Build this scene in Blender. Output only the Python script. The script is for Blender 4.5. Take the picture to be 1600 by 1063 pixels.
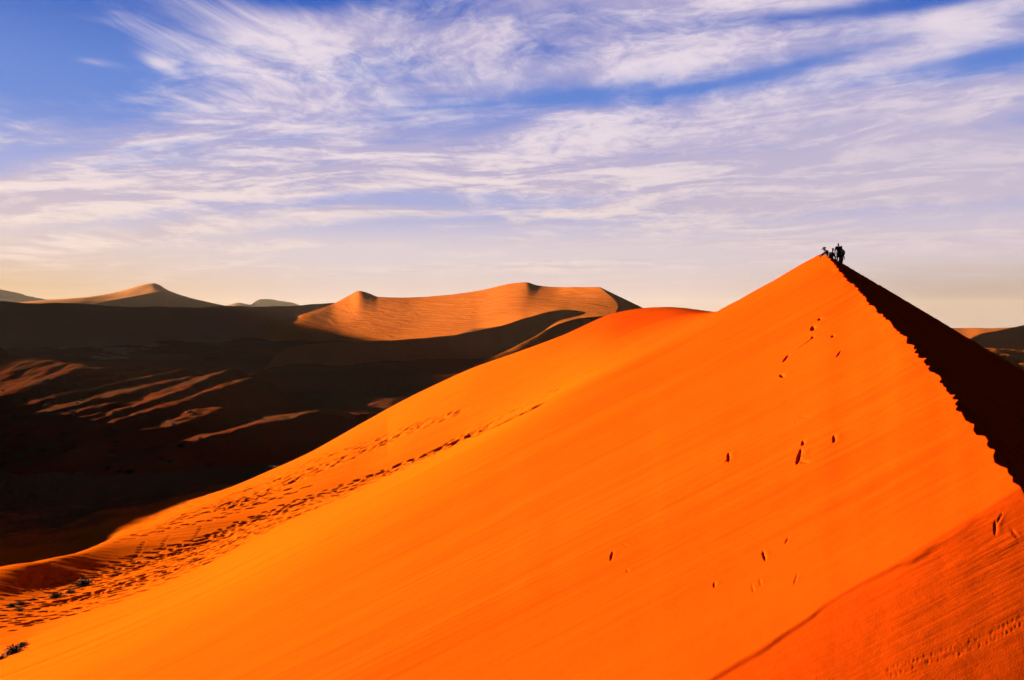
import bpy, bmesh, math, random
import numpy as np
from mathutils import Vector, Matrix
R = math.radians
random.seed(7); rng = np.random.default_rng(11)
scene = bpy.context.scene
for o in list(bpy.data.objects): bpy.data.objects.remove(o)
col = scene.collection

# ------------------------------------------------------------------ camera
F = 1244.0; PITCH = math.atan(41.5 / F)
cam_d = bpy.data.cameras.new('camera'); cam = bpy.data.objects.new('camera', cam_d); col.objects.link(cam)
cam_d.sensor_width = 36; cam_d.lens = 36 * F / 1600; cam_d.clip_start = 0.1; cam_d.clip_end = 60000
cam.location = (0, 0, 0); cam.rotation_euler = (math.pi / 2 - PITCH, 0, 0)
scene.camera = cam
scene.view_settings.view_transform = 'Standard'; scene.view_settings.look = 'None'
EXPO = 3.0
HAZE = 9.2e-6
scene.view_settings.exposure = EXPO; scene.view_settings.gamma = 1
scene.cycles.diffuse_bounces = 1; scene.cycles.max_bounces = 6; scene.cycles.volume_bounces = 0
scene.cycles.use_denoising = True

# ------------------------------------------------------------------ sun
EL, AZ = R(8.5), R(29)                       # low sun, to the left and a little ahead
SUN = np.array([-math.cos(EL) * math.cos(AZ), math.cos(EL) * math.sin(AZ), math.sin(EL)])
ld = bpy.data.lights.new('sun', 'SUN'); ld.energy = 5.0; ld.angle = R(0.5); ld.color = (1.0, 0.80, 0.55)
sun = bpy.data.objects.new('sun', ld); col.objects.link(sun)
sun.rotation_euler = Vector(SUN).to_track_quat('Z', 'Y').to_euler()

# ------------------------------------------------------------------ small node helper
def lin(c):
    return tuple(((v / 255) / 12.92 if v / 255 <= .04045 else ((v / 255 + .055) / 1.055) ** 2.4) for v in c)
class NT:
    def __init__(s, nt): s.nt = nt; s.n = nt.nodes; s.l = nt.links
    def node(s, t, **k):
        x = s.n.new(t)
        for a, b in k.items(): setattr(x, a, b)
        return x
    def put(s, sock, v):
        if isinstance(v, bpy.types.NodeSocket): s.l.new(v, sock)
        elif v is not None: sock.default_value = v
    def m(s, op, a, b=None, c=None, clamp=False):
        x = s.node('ShaderNodeMath', operation=op); x.use_clamp = clamp
        s.put(x.inputs[0], a); s.put(x.inputs[1], b)
        if c is not None: s.put(x.inputs[2], c)
        return x.outputs[0]
    def ss(s, v, a, b, lo=0., hi=1.):
        x = s.node('ShaderNodeMapRange', interpolation_type='SMOOTHSTEP')
        s.put(x.inputs['Value'], v); s.put(x.inputs['From Min'], a); s.put(x.inputs['From Max'], b)
        s.put(x.inputs['To Min'], lo); s.put(x.inputs['To Max'], hi); return x.outputs[0]
    def mix(s, f, a, b, mode='MIX'):
        x = s.node('ShaderNodeMix', data_type='RGBA', blend_type=mode)
        s.put(x.inputs[0], f); s.put(x.inputs[6], a if not isinstance(a, tuple) else (*a[:3], 1)); s.put(x.inputs[7], b if not isinstance(b, tuple) else (*b[:3], 1))
        return x.outputs[2]
    def noise(s, vec, scale, detail=6, rough=.55, dist=0., lac=2.):
        x = s.node('ShaderNodeTexNoise'); s.put(x.inputs['Vector'], vec)
        x.inputs['Scale'].default_value = scale; x.inputs['Detail'].default_value = detail
        x.inputs['Roughness'].default_value = rough; x.inputs['Distortion'].default_value = dist
        x.inputs['Lacunarity'].default_value = lac
        return x.outputs['Fac']
    def comb(s, x_, y_, z_=0.):
        x = s.node('ShaderNodeCombineXYZ'); s.put(x.inputs[0], x_); s.put(x.inputs[1], y_); s.put(x.inputs[2], z_); return x.outputs[0]

# ------------------------------------------------------------------ sky
w = bpy.data.worlds.new('World'); scene.world = w; w.use_nodes = True
def build_world():
    T = NT(w.node_tree); T.n.clear()
    tc = T.node('ShaderNodeTexCoord'); sep = T.node('ShaderNodeSeparateXYZ'); T.l.new(tc.outputs['Generated'], sep.inputs[0])
    X, Y, Z = sep.outputs
    el = T.m('MULTIPLY', T.m('ARCSINE', Z), 180 / math.pi)              # degrees
    az = T.m('MULTIPLY', T.m('ARCTAN2', X, Y), 180 / math.pi)           # degrees, + = right of view
    # clear sky: Nishita, graded by height above the horizon
    sk = T.node('ShaderNodeTexSky', sky_type='NISHITA'); sk.sun_disc = False
    sk.sun_elevation = EL; sk.sun_rotation = math.atan2(SUN[0], SUN[1]); sk.air_density = 1.0; sk.dust_density = 1.5
    nis = T.mix(1.0, sk.outputs[0], (0.05, 0.05, 0.05), 'MULTIPLY')
    ramp = T.node('ShaderNodeValToRGB'); T.put(ramp.inputs[0], T.m('DIVIDE', el, 90.)); ramp.color_ramp.interpolation = 'EASE'
    stops = [(0, (208, 186, 174)), (1.5, (216, 196, 190)), (4.2, (214, 200, 208)), (8, (158, 166, 216)), (14, (92, 130, 210)), (21, (36, 92, 188)), (30, (20, 64, 150)), (45, (6, 22, 66)), (90, (3, 10, 34))]
    e = ramp.color_ramp.elements
    while len(e) < len(stops): e.new(.5)
    for q, (d, c) in zip(e, stops):
        q.position = d / 90; q.color = (*lin(c), 1)
    # warmer toward the sun (left), greyer away from it
    warm = T.m('MULTIPLY', T.ss(az, -8., -38.), T.ss(el, 7., 0.5))
    base = T.mix(T.m('MULTIPLY', warm, .75), ramp.outputs[0], lin((210, 168, 112)))
    base = T.mix(T.m('MULTIPLY', T.ss(az, 10., 32.), T.ss(el, 5., 0.5)), base, lin((172, 154, 144)))
    # clouds: a thin high layer seen in true perspective
    zz = T.m('ADD', T.m('MAXIMUM', Z, 0.), .07)
    px = T.m('DIVIDE', X, zz); py = T.m('DIVIDE', Y, zz)
    ca, sa = math.cos(R(162)), math.sin(R(162))
    al = T.m('ADD', T.m('MULTIPLY', px, ca), T.m('MULTIPLY', py, sa))
    ac = T.m('ADD', T.m('MULTIPLY', px, -sa), T.m('MULTIPLY', py, ca))
    v1 = T.comb(T.m('MULTIPLY', al, .30), ac, 3.1)
    # slow wandering so the streaks fan and curl
    wob = T.noise(T.comb(T.m('MULTIPLY', al, .35), T.m('MULTIPLY', ac, .6), 9.), 1.1, 2, .5)
    ac2 = T.m('ADD', ac, T.m('MULTIPLY', T.m('SUBTRACT', wob, .5), 1.5))
    v2 = T.comb(T.m('MULTIPLY', al, .56), ac2, 7.7)
    v3 = T.comb(T.m('MULTIPLY', al, 1.15), ac2, 1.7)
    big = T.noise(v1, 1.3, 3, .5, .6)
    fine = T.noise(v2, 2.3, 8, .55, .9)
    tiny = T.noise(v3, 8., 9, .68, .5)
    soft = T.noise(T.comb(T.m('MULTIPLY', al, .4), ac, 5.), 1.2, 2, .5)     # where the layer is a smooth veil, where ragged
    rag = T.ss(soft, .40, .58, .07, .27)
    rag = T.m('MULTIPLY', rag, T.ss(az, 30., 6., .45, 1.))
    dens = T.m('ADD', T.m('MULTIPLY', big, .46), T.m('ADD', T.m('MULTIPLY', fine, .46), T.m('MULTIPLY', T.m('SUBTRACT', tiny, .5), rag)))
    dens = T.m('ADD', dens, .06)
    # broad weather: (az, el, half-width az, half-width el, tilt, amount)
    def blob(a0, e0, wa, we, tilt, amt):
        da = T.m('SUBTRACT', az, a0); de = T.m('SUBTRACT', el, e0)
        de = T.m('SUBTRACT', de, T.m('MULTIPLY', da, tilt))
        q = T.m('ADD', T.m('POWER', T.m('DIVIDE', da, wa), 2.), T.m('POWER', T.m('DIVIDE', de, we), 2.))
        return T.m('MULTIPLY', T.m('POWER', 2.718, T.m('MULTIPLY', q, -1.)), amt)
    def A(px_, py_): 
        u = (px_ - 800) / F; return math.degrees(math.atan(u)), math.degrees(math.atan((490 - py_) / F * math.cos(math.atan(u))))
    cov = None
    for (bx, by, wx, wy, tilt, amt) in BLOBS:
        a0, e0 = A(bx, by); b = blob(a0, e0, wx / 21.7, wy / 21.7, tilt, amt)
        cov = b if cov is None else T.m('ADD', cov, b)
    cov = T.m('ADD', cov, T.ss(el, 24., 34., 0., -.35))
    d2 = T.m('ADD', dens, cov)
    mask = T.m('POWER', T.ss(d2, .39, .65), 1.15)
    mask = T.m('MULTIPLY', mask, T.ss(el, .8, 5.))
    mask = T.m('MULTIPLY', mask, T.ss(T.m('ABSOLUTE', az), 100., 60.))
    lit_c = T.mix(T.ss(el, 3., 16.), lin((240, 218, 208)), lin((238, 222, 230)))
    shade_c = T.mix(T.ss(el, 4., 14.), lin((204, 184, 192)), lin((178, 170, 208)))
    g2 = T.m('ADD', T.m('MULTIPLY', T.noise(T.comb(T.m('MULTIPLY', al, .56), T.m('ADD', ac2, .10), 7.7), 2.3, 8, .55, .9), .7), T.m('MULTIPLY', tiny, .3))
    g2 = T.m('SUBTRACT', g2, T.m('MULTIPLY', T.ss(az, 4., 30.), .035))
    thick = T.mix(T.ss(g2, .42, .59), shade_c, lit_c)
    thick = T.mix(T.m('MULTIPLY', T.ss(az, 0., 30., 0., .55), T.ss(el, 20., 10.)), thick, lin((200, 188, 208)))
    skyc = T.mix(T.m('MULTIPLY', mask, .92), base, thick)
    dimmer = T.m('MULTIPLY', T.ss(az, 42., 75., 1., .05), T.ss(az, -42., -80., 1., .60))   # sky outside the view darkened to cut fill light in the shadows
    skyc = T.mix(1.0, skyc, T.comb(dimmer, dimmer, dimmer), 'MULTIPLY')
    scale = 2 ** -EXPO
    skyc = T.mix(1.0, skyc, (scale, scale, scale), 'MULTIPLY')
    skyc = T.mix(.02, skyc, nis)
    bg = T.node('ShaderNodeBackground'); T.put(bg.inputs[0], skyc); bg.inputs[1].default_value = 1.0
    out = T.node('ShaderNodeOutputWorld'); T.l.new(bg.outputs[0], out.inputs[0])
BLOBS = [  # patches of weather (x, y, wx, wy, tilt, amount)
    (60, 70, 240, 95, .1, -.28), (480, 165, 110, 18, 0, .08), (470, 0, 200, 26, 0, -.16), (230, 170, 110, 30, .1, -.07), (258, 105, 26, 12, -.2, .15), (150, 101, 36, 7, 0, .15), (130, 200, 120, 22, .1, .06),
    (1180, 122, 170, 11, .12, -.12), (980, 138, 90, 10, .1, -.06), (750, 255, 400, 60, 0, .06), (1350, 220, 300, 60, 0, .04), (800, 100, 150, 40, 0, .05), (1560, 92, 120, 18, .1, -.2), (690, 160, 110, 14, .05, -.03), (620, 150, 160, 30, 0, .05), (1450, 5, 260, 16, 0, -.25), (860, 85, 60, 14, 0, -.08),
    (400, 220, 300, 60, .1, .08), (1250, 175, 420, 30, .1, .11), (620, 60, 220, 34, -.1, .12), (1400, 270, 360, 80, 0, .12), (1200, 60, 260, 26, .1, .08),
    (420, 130, 190, 55, .1, .11), (330, 190, 120, 30, 0, .05), (900, 30, 200, 40, 0, .05), (120, 320, 300, 40, 0, .12), (620, 372, 300, 26, 0, -.14), (1050, 300, 300, 60, 0, .05),
]
build_world()

# ------------------------------------------------------------------ numeric helpers
cp, sp = math.cos(PITCH), math.sin(PITCH)
def uv(px, py):
    a = (np.asarray(px, float) - 800) / F; b = (531.5 - np.asarray(py, float)) / F
    fy = cp + b * sp; fz = -sp + b * cp
    return a / fy, fz / fy
def P3(px, py, y):
    u, v = uv(px, py); return np.array([u * y, y + 0 * u, v * y]).T
def pchip(xk, yk, x):
    xk = np.asarray(xk, float); yk = np.asarray(yk, float); x = np.asarray(x, float)
    h = np.diff(xk); d = np.diff(yk) / h
    m = np.zeros_like(yk); m[0], m[-1] = d[0], d[-1]
    w1 = 2 * h[1:] + h[:-1]; w2 = h[1:] + 2 * h[:-1]
    ok = d[:-1] * d[1:] > 0
    with np.errstate(divide='ignore', invalid='ignore'):
        hm = (w1 + w2) / (w1 / d[:-1] + w2 / d[1:])
    m[1:-1] = np.where(ok, hm, 0)
    i = np.clip(np.searchsorted(xk, x) - 1, 0, len(h) - 1)
    t = (x - xk[i]) / h[i]
    tc = np.clip(t, 0, 1)
    r = ((2*tc**3-3*tc**2+1)*yk[i] + (tc**3-2*tc**2+tc)*h[i]*m[i] + (-2*tc**3+3*tc**2)*yk[i+1] + (tc**3-tc**2)*h[i]*m[i+1])
    return r + np.where(t < 0, t * h[i] * m[0], 0) + np.where(t > 1, (t - 1) * h[i] * m[-1], 0)
def crspline(xk, yk, x):                       # smooth (Catmull) interpolation, linear outside
    xk = np.asarray(xk, float); yk = np.asarray(yk, float)
    m = np.gradient(yk, xk); h = np.diff(xk)
    i = np.clip(np.searchsorted(xk, x) - 1, 0, len(h) - 1); t = (x - xk[i]) / h[i]; tc = np.clip(t, 0, 1)
    r = ((2*tc**3-3*tc**2+1)*yk[i] + (tc**3-2*tc**2+tc)*h[i]*m[i] + (-2*tc**3+3*tc**2)*yk[i+1] + (tc**3-tc**2)*h[i]*m[i+1])
    return r + np.where(t < 0, t * h[i] * m[0], 0) + np.where(t > 1, (t - 1) * h[i] * m[-1], 0)
_perm = rng.permutation(4096); _val = rng.random(4096) * 2 - 1
def vnoise(x, y):
    xi = np.floor(x).astype(np.int64); yi = np.floor(y).astype(np.int64); fx = x - xi; fy = y - yi
    fx = fx * fx * fx * (fx * (fx * 6 - 15) + 10); fy = fy * fy * fy * (fy * (fy * 6 - 15) + 10)
    def h(a, b): return _val[_perm[(a + _perm[b & 4095]) & 4095]]
    return (h(xi, yi) * (1-fx) + h(xi+1, yi) * fx) * (1-fy) + (h(xi, yi+1) * (1-fx) + h(xi+1, yi+1) * fx) * fy
def fbm(x, y, o=4, g=.5):
    s = 0; a = 1
    for k in range(o): s = s + a * vnoise(x * 2**k + 17.3*k, y * 2**k - 9.1*k); a *= g
    return s
def sstep(a, b, x):
    t = np.clip((x - a) / (b - a), 0, 1); return t * t * (3 - 2 * t)
def grid_mesh(name, X, Y, Z, mat):
    n, m = X.shape
    co = np.stack([X, Y, Z], -1).reshape(-1, 3).astype(np.float32)
    idx = np.arange(n * m).reshape(n, m)
    q = np.stack([idx[:-1, :-1], idx[:-1, 1:], idx[1:, 1:], idx[1:, :-1]], -1).reshape(-1, 4)
    me = bpy.data.meshes.new(name); me.vertices.add(len(co)); me.vertices.foreach_set('co', co.ravel())
    me.loops.add(q.size); me.loops.foreach_set('vertex_index', q.ravel().astype(np.int32))
    me.polygons.add(len(q)); me.polygons.foreach_set('loop_start', np.arange(0, q.size, 4, dtype=np.int32))
    me.polygons.foreach_set('use_smooth', np.ones(len(q), bool))
    me.update(); me.validate()
    me.materials.append(mat)
    o = bpy.data.objects.new(name, me); col.objects.link(o); o['kind'] = 'structure'
    return o
def tag(o, label, cat, group=None, kind=None):
    if label: o['label'] = label
    if cat: o['category'] = cat
    if group: o['group'] = group
    if kind: o['kind'] = kind
    return o

# ------------------------------------------------------------------ materials
def sand_mat(name, base, dark, streak_dir=None, bump=.02, scale=1., grain=True, big=.02, veg=None, ripple=None, low=None):
    mt = bpy.data.materials.new(name); mt.use_nodes = True; T = NT(mt.node_tree)
    b = T.n['Principled BSDF']; b.inputs['Roughness'].default_value = .95; b.inputs['Specular IOR Level'].default_value = 0.0
    tc = T.node('ShaderNodeTexCoord'); ob = tc.outputs['Object']
    sp_ = T.node('ShaderNodeSeparateXYZ'); T.l.new(ob, sp_.inputs[0]); x, y, z = sp_.outputs
    n1 = T.noise(ob, big, 4, .5)
    c = T.mix(T.ss(n1, .35, .7), base, dark)
    h = T.m('MULTIPLY', T.noise(ob, scale * 1.3, 5, .6), bump * .6)
    if streak_dir:                              # wind and slide streaks running down the slope
        dx, dy, k = streak_dir
        a = T.m('ADD', T.m('MULTIPLY', x, dx), T.m('MULTIPLY', y, dy)); c_ = T.m('ADD', T.m('MULTIPLY', x, -dy), T.m('MULTIPLY', y, dx))
        v = T.comb(T.m('MULTIPLY', a, k), c_, 0.)
        s1 = T.noise(v, 1.4 * scale, 6, .62, .35); s2 = T.noise(v, 9. * scale, 4, .6)
        amt = T.noise(ob, .25 * scale, 3, .5)
        amt = T.ss(amt, .38, .68, .15, 1.)
        h = T.m('ADD', h, T.m('MULTIPLY', T.m('MULTIPLY', s1, amt), bump * 2.2))
        h = T.m('ADD', h, T.m('MULTIPLY', T.m('MULTIPLY', s2, amt), bump * .3))
        c = T.mix(T.m('MULTIPLY', T.ss(s1, .48, .72), .45), c, dark)
        s0 = T.noise(T.comb(T.m('MULTIPLY', a, k * .8), c_, 3.), .32 * scale, 5, .6, .5); c = T.mix(T.m('MULTIPLY', T.ss(s0, .42, .66), .40), c, dark)
        gr = T.noise(ob, 60., 3, .7); c = T.mix(T.ss(gr, .45, .7, 0., .35), c, dark)
    if ripple:
        rs, ra, rx, ry = ripple
        v = T.comb(T.m('ADD', T.m('MULTIPLY', x, rx), T.m('MULTIPLY', y, ry)), T.m('MULTIPLY', T.m('ADD', T.m('MULTIPLY', x, -ry), T.m('MULTIPLY', y, rx)), .18), 0.)
        rn = T.noise(v, rs, 3, .55, .8)
        h = T.m('ADD', h, T.m('MULTIPLY', rn, ra))
    if grain: 
        g = T.noise(ob, 180., 2, .5); h = T.m('ADD', h, T.m('MULTIPLY', g, .0012))
    if veg:
        vc, vs, lo, hi = veg
        nv = T.noise(ob, vs, 8, .75); nb = T.noise(ob, vs * .09, 3, .5)
        c = T.mix(T.m('MULTIPLY', T.ss(nv, .48, .6), T.ss(nb, lo, hi)), c, vc)
    if low: c = T.mix(T.ss(T.m('ADD', T.m('MULTIPLY', z, 1.), T.m('MULTIPLY', T.noise(ob, .05, 2, .5), 3.)), -.2, -9.), c, (.30, .048, .0012))
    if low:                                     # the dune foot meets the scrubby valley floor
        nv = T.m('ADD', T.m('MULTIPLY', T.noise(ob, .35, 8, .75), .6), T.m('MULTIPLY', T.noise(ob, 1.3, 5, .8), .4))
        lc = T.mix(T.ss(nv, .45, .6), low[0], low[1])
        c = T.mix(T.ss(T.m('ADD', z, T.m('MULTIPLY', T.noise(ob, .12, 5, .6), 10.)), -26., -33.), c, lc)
    T.put(b.inputs['Base Color'], c)
    bp = T.node('ShaderNodeBump'); bp.inputs['Strength'].default_value = 1.; bp.inputs['Distance'].default_value = 1.
    T.put(bp.inputs['Height'], h); T.l.new(bp.outputs[0], b.inputs['Normal'])
    return mt
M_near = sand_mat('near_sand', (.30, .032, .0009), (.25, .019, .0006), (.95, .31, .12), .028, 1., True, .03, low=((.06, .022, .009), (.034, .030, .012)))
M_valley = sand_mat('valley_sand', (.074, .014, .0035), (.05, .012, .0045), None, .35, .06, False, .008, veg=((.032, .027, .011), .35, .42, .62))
M_far = sand_mat('far_sand', (.25, .062, .007), (.20, .047, .006), None, .15, .03, False, .004, ripple=(.09, 2.2, .8, .6))
M_dusk = sand_mat('distant_sand', (.17, .075, .035), (.13, .055, .025), None, .5, .01, False, .002)
M_star = sand_mat('star_dune_sand', (.40, .17, .065), (.32, .125, .045), None, .4, .01, False, .002)
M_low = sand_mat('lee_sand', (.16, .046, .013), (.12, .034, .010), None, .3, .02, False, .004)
M_hill = sand_mat('hill_rock', (.22, .11, .08), (.17, .08, .055), None, 2., .01, False, .001)

# ------------------------------------------------------------------ the great near dune
LI = lambda t: np.array(t, float).T
T_tab = LI([(-1200,1560,26),(-400,1170,32),(0,1012,38),(68,986,41),(205,935,46),(307,891,51),(444,823,58),(640,732,69),(744,680,76),(864,620,84),(1040,534,90),(1120,487,86),(1200,444,78),(1285,398,70),(1400,340,70),(1700,190,70),(2600,-260,70)])
B_tab = LI([(-1200,1150,48),(-400,1010,54),(0,922,55.9),(102,900,64.5),(222,870,74.9),(341,832,85.3),(400,808,91.6),(500,772,99.5),(572,747,104),(640,719,107.4),(744,679,109),(864,624,105),(1040,534,104),(1120,490,95),(1200,452,86),(1285,412,78),(1400,350,78),(1700,200,78),(2600,-250,78)])
K_tab = LI([(-1200,1110,50),(-400,985,56),(0,896,60),(102,871,70),(222,845,82),(341,813,92),(400,795,97),(500,761,104),(572,737,108),(640,709,111),(744,671,112),(864,617,110),(1040,527,114),(1120,489,108),(1200,462,98),(1285,430,90),(1400,370,90),(1700,220,90),(2600,-230,90)])
E_tab = LI([(-1200,1080,90),(-400,985,90),(0,908,82),(137,868,92),(170,838,105),(239,809,122),(297,784,135),(376,755,150),(500,699,162),(574,659,167),(672,607,171),(740,575,173),(800,553,175),(880,524,176),(958,491,176),(1012,482,174),(1040,481,170),(1120,489,155),(1200,500,140),(1285,520,130),(1400,520,130),(1700,500,130),(2600,480,130)])
def tab(tb, u):
    uk, vk = uv(tb[0], tb[1])
    return crspline(uk, vk, u), crspline(uk, tb[2], u)
def plane(x, y): return (.5 - .17 * np.exp(-np.abs(y) / 9)) * x - .1 * y - 1.6
def y_on_plane(u, v):
    lo, hi = 1.5, 200.
    for _ in range(60):
        m = .5 * (lo + hi)
        if plane(u * m, m) / m < v: lo = m
        else: hi = m
    return lo
# crest of the ridge: where the picture's serrated edge meets the face
_cp = [(1600,757),(1550,690),(1500,628),(1450,566),(1400,512),(1365,477),(1340,452),(1318,430)]
_cx, _cy = [], []
for a, b in _cp:
    u, v = uv(a, b); yy = y_on_plane(u, v); _cx.append(u * yy); _cy.append(yy)
for xx, yy in ((24.6, 63.), (30.0, 80.), (36., 100.), (44., 130.), (60., 200.), (110., 420.)): _cx.append(xx); _cy.append(yy)
_cx = [_cx[0] - .38 * 60] + _cx; _cy = [_cy[0] - 60] + _cy
def Xc(y): return pchip(_cy, _cx, y)
uC, vC = uv([-1200, 0], [0, 0])
def face(u, y):
    """smooth lit face and what lies beyond it; u is (m,), y is (n,) -> (n,m)"""
    vT, yT = tab(T_tab, u); vB, yB = tab(B_tab, u); vK, yK = tab(K_tab, u); vE, yE = tab(E_tab, u)
    Z = np.empty((len(y), len(u)))
    for j in range(len(u)):
        zT = vT[j] * yT[j]; res = zT - plane(u[j] * yT[j], yT[j])
        f = lambda q: plane(u[j] * q, q) + res * (q / yT[j]) ** 2
        zB, zK, zE = vB[j]*yB[j], vK[j]*yK[j], vE[j]*yE[j]
        ytr = .45 * yT[j] + .55 * yB[j]; ztr = .4 * zT + .6 * zB - .05
        px_ = 800 + u[j] * F
        left = float(sstep(520, 430, px_))
        y1 = yE[j] * 1.3; z1 = (zE - 16) * (1 - left) + left * -43
        y1 = y1 * (1 - left) + left * 200
        yk = [.6*yT[j], .75*yT[j], .9*yT[j], yT[j], ytr, yB[j], yK[j], yE[j], y1, 265, 450]
        zk = [f(.6*yT[j]), f(.75*yT[j]), f(.9*yT[j]), zT, ztr, zB, zK, zE, z1, -51, -66]
        Z[:, j] = np.where(y < .62 * yT[j], f(y), pchip(yk, zk, y))
    return Z
def scarp_y(X): return 3.45 + .44 * (np.clip(X, -.5, 3) - .91)
def lean(X, Y): return .27 * np.clip(scarp_y(X) + .03 - Y, 0, 4) ** 1.15 * np.clip(.50 + .33 * X, 0, 1.3)
def crest_z(y):
    yy = np.asarray(y, float); xc = Xc(yy); u = xc / yy
    z = plane(xc, yy)
    far = np.interp(yy, [63, 80, 100, 130, 200, 420], [4.55, 5.1, 5.2, 3.5, -8, -60])
    return np.where(yy < 50, z, np.where(yy > 63, far, z * (63 - yy) / 13 + (4.55 - (63 - yy) * .08) * (yy - 50) / 13))
def near_height(u, y):
    X = u[None, :] * y[:, None]; Yg = np.repeat(y[:, None], len(u), 1)
    Z = face(u, y)
    xc = Xc(y)[:, None]; D = X - xc                      # >0 : right of the crest
    # the crest is trodden: teeth cut by boots along it
    md = .55 + .75 * np.abs(vnoise(Yg / 2.7, 0 * Yg + 6.1)); n = md * (.10 * np.abs(vnoise(Yg / .37, X / .5)) + .10 * np.abs(vnoise(Yg / .83 + 9, 0 * Yg + 1.3)) + .07 * np.abs(vnoise(Yg / .19, X / .3 + 8)) + .03 * vnoise(Yg / .09, X / .1)) - .10 + .08 * vnoise(Yg / 5.5, 0 * Yg + 4.4)
    n = n * np.interp(Yg, [3, 6, 15, 30, 60], [.42, .66, .75, 1.2, 1.8])
    # gentler near the crest: the face rolls over
    zc = crest_z(y)[:, None]
    slip = zc - .585 * (D + n) + .0
    face_near = Z
    Z2 = np.minimum(face_near, slip)
    # the slip face runs into the dark basin on the right
    base = np.interp(y, [0, 20, 60, 100, 200, 420], [-18, -22, -30, -34, -46, -66])[:, None]
    Z2 = np.where(D > 0, np.maximum(Z2, base), Z2)
    return X, Yg, Z2, D
def build_near():
    uc = np.concatenate([np.linspace(-2.2, -.70, 90)[:-1], np.linspace(-.70, .70, 1180), np.linspace(.70, 2.2, 90)[1:]])
    def seg(a, b, n): return np.exp(np.linspace(math.log(a), math.log(b), n))[:-1]
    yr = np.concatenate([seg(.9, 2.1, 40), seg(2.1, 12, 480), seg(12, 44, 330), seg(44, 110, 460), seg(110, 180, 130), seg(180, 440, 70)])
    X, Y, Z, D = near_height(uc, yr)
    lit = sstep(.05, -.25, D)                            # 1 on the lit face
    # near the camera the ground leans a little toward it and away from the sun, below a low scarp
    yl = scarp_y(X)
    Z -= lean(X, Y)
    yw = yl + .04 * vnoise(X * 1.9, 0 * X + 4) + .012 * vnoise(X * 8, 0 * X)
    h_ = .0075 + .004 * vnoise(X * 2.7, 0 * X + 11)
    Z += (h_ * sstep(-.020, .016, Y - yw) * np.exp(-np.clip(Y - yw, 0, 9) / .5)) * lit * sstep(.3, .9, X) * sstep(2.5, 1.9, X)
    # undulation and slide marks down the face
    a = .95 * X + .31 * Y; c = -.31 * X + .95 * Y
    s = np.clip(np.hypot(X, Y) / 8, .25, 2.5)
    Z += lit * .022 * s * (.3 + .7 * sstep(3.2, 7, Y)) * fbm(a * .10 / s, c * 1.1 / s, 4, .55)
    Z += lit * .006 * sstep(3.4, 6, Y) * sstep(14, 5, Y) * fbm(a * .5, c * 5, 3, .6)
    Z += .18 * fbm(X / 30, Y / 30, 2) * sstep(15, 60, Y)
    Z += (.55 * fbm(X / 9, Y / 14, 5, .6) + .12 * fbm(X / 1.6, Y / 2.2, 3, .6)) * sstep(-29, -38, Z) * sstep(60, 100, Y)
    ubox = dict(uc=uc, yr=yr, X=X, Y=Y, Z=Z)
    return ubox
NB = build_near()
def first_hit(px, py):
    """row,col of the first point of the near dune seen through that picture point"""
    u, v = uv(px, py); j = int(np.clip(np.searchsorted(NB['uc'], u), 1, len(NB['uc']) - 1))
    V = NB['Z'][:, j] / NB['Y'][:, j]
    k = np.argmax(V >= v)
    return (k, j) if V[k] >= v else None
def window(x, y, r):
    uc, yr = NB['uc'], NB['yr']
    k0, k1 = np.searchsorted(yr, [y - r, y + r]); ua, ub = (x - r) / max(y, .5), (x + r) / max(y, .5)
    pad = r / y * abs(x / y) * 1.3
    j0, j1 = np.searchsorted(uc, [ua - pad, ub + pad]); return slice(max(k0 - 1, 0), k1 + 1), slice(max(j0 - 1, 0), j1 + 1)
def stamp(x, y, L, W, depth, ang, rim=.35, sharp=2.):
    """press an elongated dent with a raised lip into the sand"""
    s = window(x, y, max(L, W) * 1.9); X = NB['X'][s] - x; Y = NB['Y'][s] - y
    a = (X * math.cos(ang) + Y * math.sin(ang)) / L; b = (-X * math.sin(ang) + Y * math.cos(ang)) / W
    q = np.sqrt(a * a + b * b)
    NB['Z'][s] += -depth * np.exp(-q ** (2 * sharp)) + depth * rim * np.exp(-((q - 1.25) / .28) ** 2)

# footprints: a trodden trough and shelf at the foot of the face
def rows_at(tb, px):
    u = uv(px, 500)[0]; v, y = tab(tb, np.array([u])); v = float(v[0])
    b = (v * cp + sp) / (cp - v * sp); return 531.5 - b * F     # picture row of that v
def stamp_px(px, py, L, W, d, ang, rim=.35, sharp=2.):
    h = first_hit(px, py)
    if h is None: return None
    k, j = h; x, y = NB['X'][k, j], NB['Y'][k, j]
    stamp(x, y, L, W, d, ang, rim, sharp); return x, y, NB['Z'][k, j]
def row_frac(ta, tb_, q):
    return lambda px: rows_at(ta, px) * (1 - q) + rows_at(tb_, px) * q
for tr in range(44):                                     # walked lines in the trough
    px = random.uniform(-80, 330 if tr % 3 else 560); q = random.uniform(.06, .98); end = random.uniform(360, 560) if tr % 4 else 850; f_ = random.random() * 9
    sd = 1
    while px < end:
        qq = min(1.02, max(.03, q + .10 * math.sin(px / 70 + f_) + random.uniform(-.02, .02)))
        if px > 600: qq = .1 + .8 * qq
        if random.random() > .12:
            a_, b_ = rows_at(T_tab, px), rows_at(B_tab, px)
            k_ = random.uniform(.75, 1.2) * float(np.interp(px, [0, 300, 600, 850], [1, 1.4, 1.8, 2.1]))
            stamp_px(px, a_ * (1 - qq) + b_ * qq + sd * 1.4, .30 * k_, .17 * k_, .135 * k_, random.uniform(-.2, .5), .14, 1.5)
        sd = -sd; px += random.uniform(9, 14)
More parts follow.
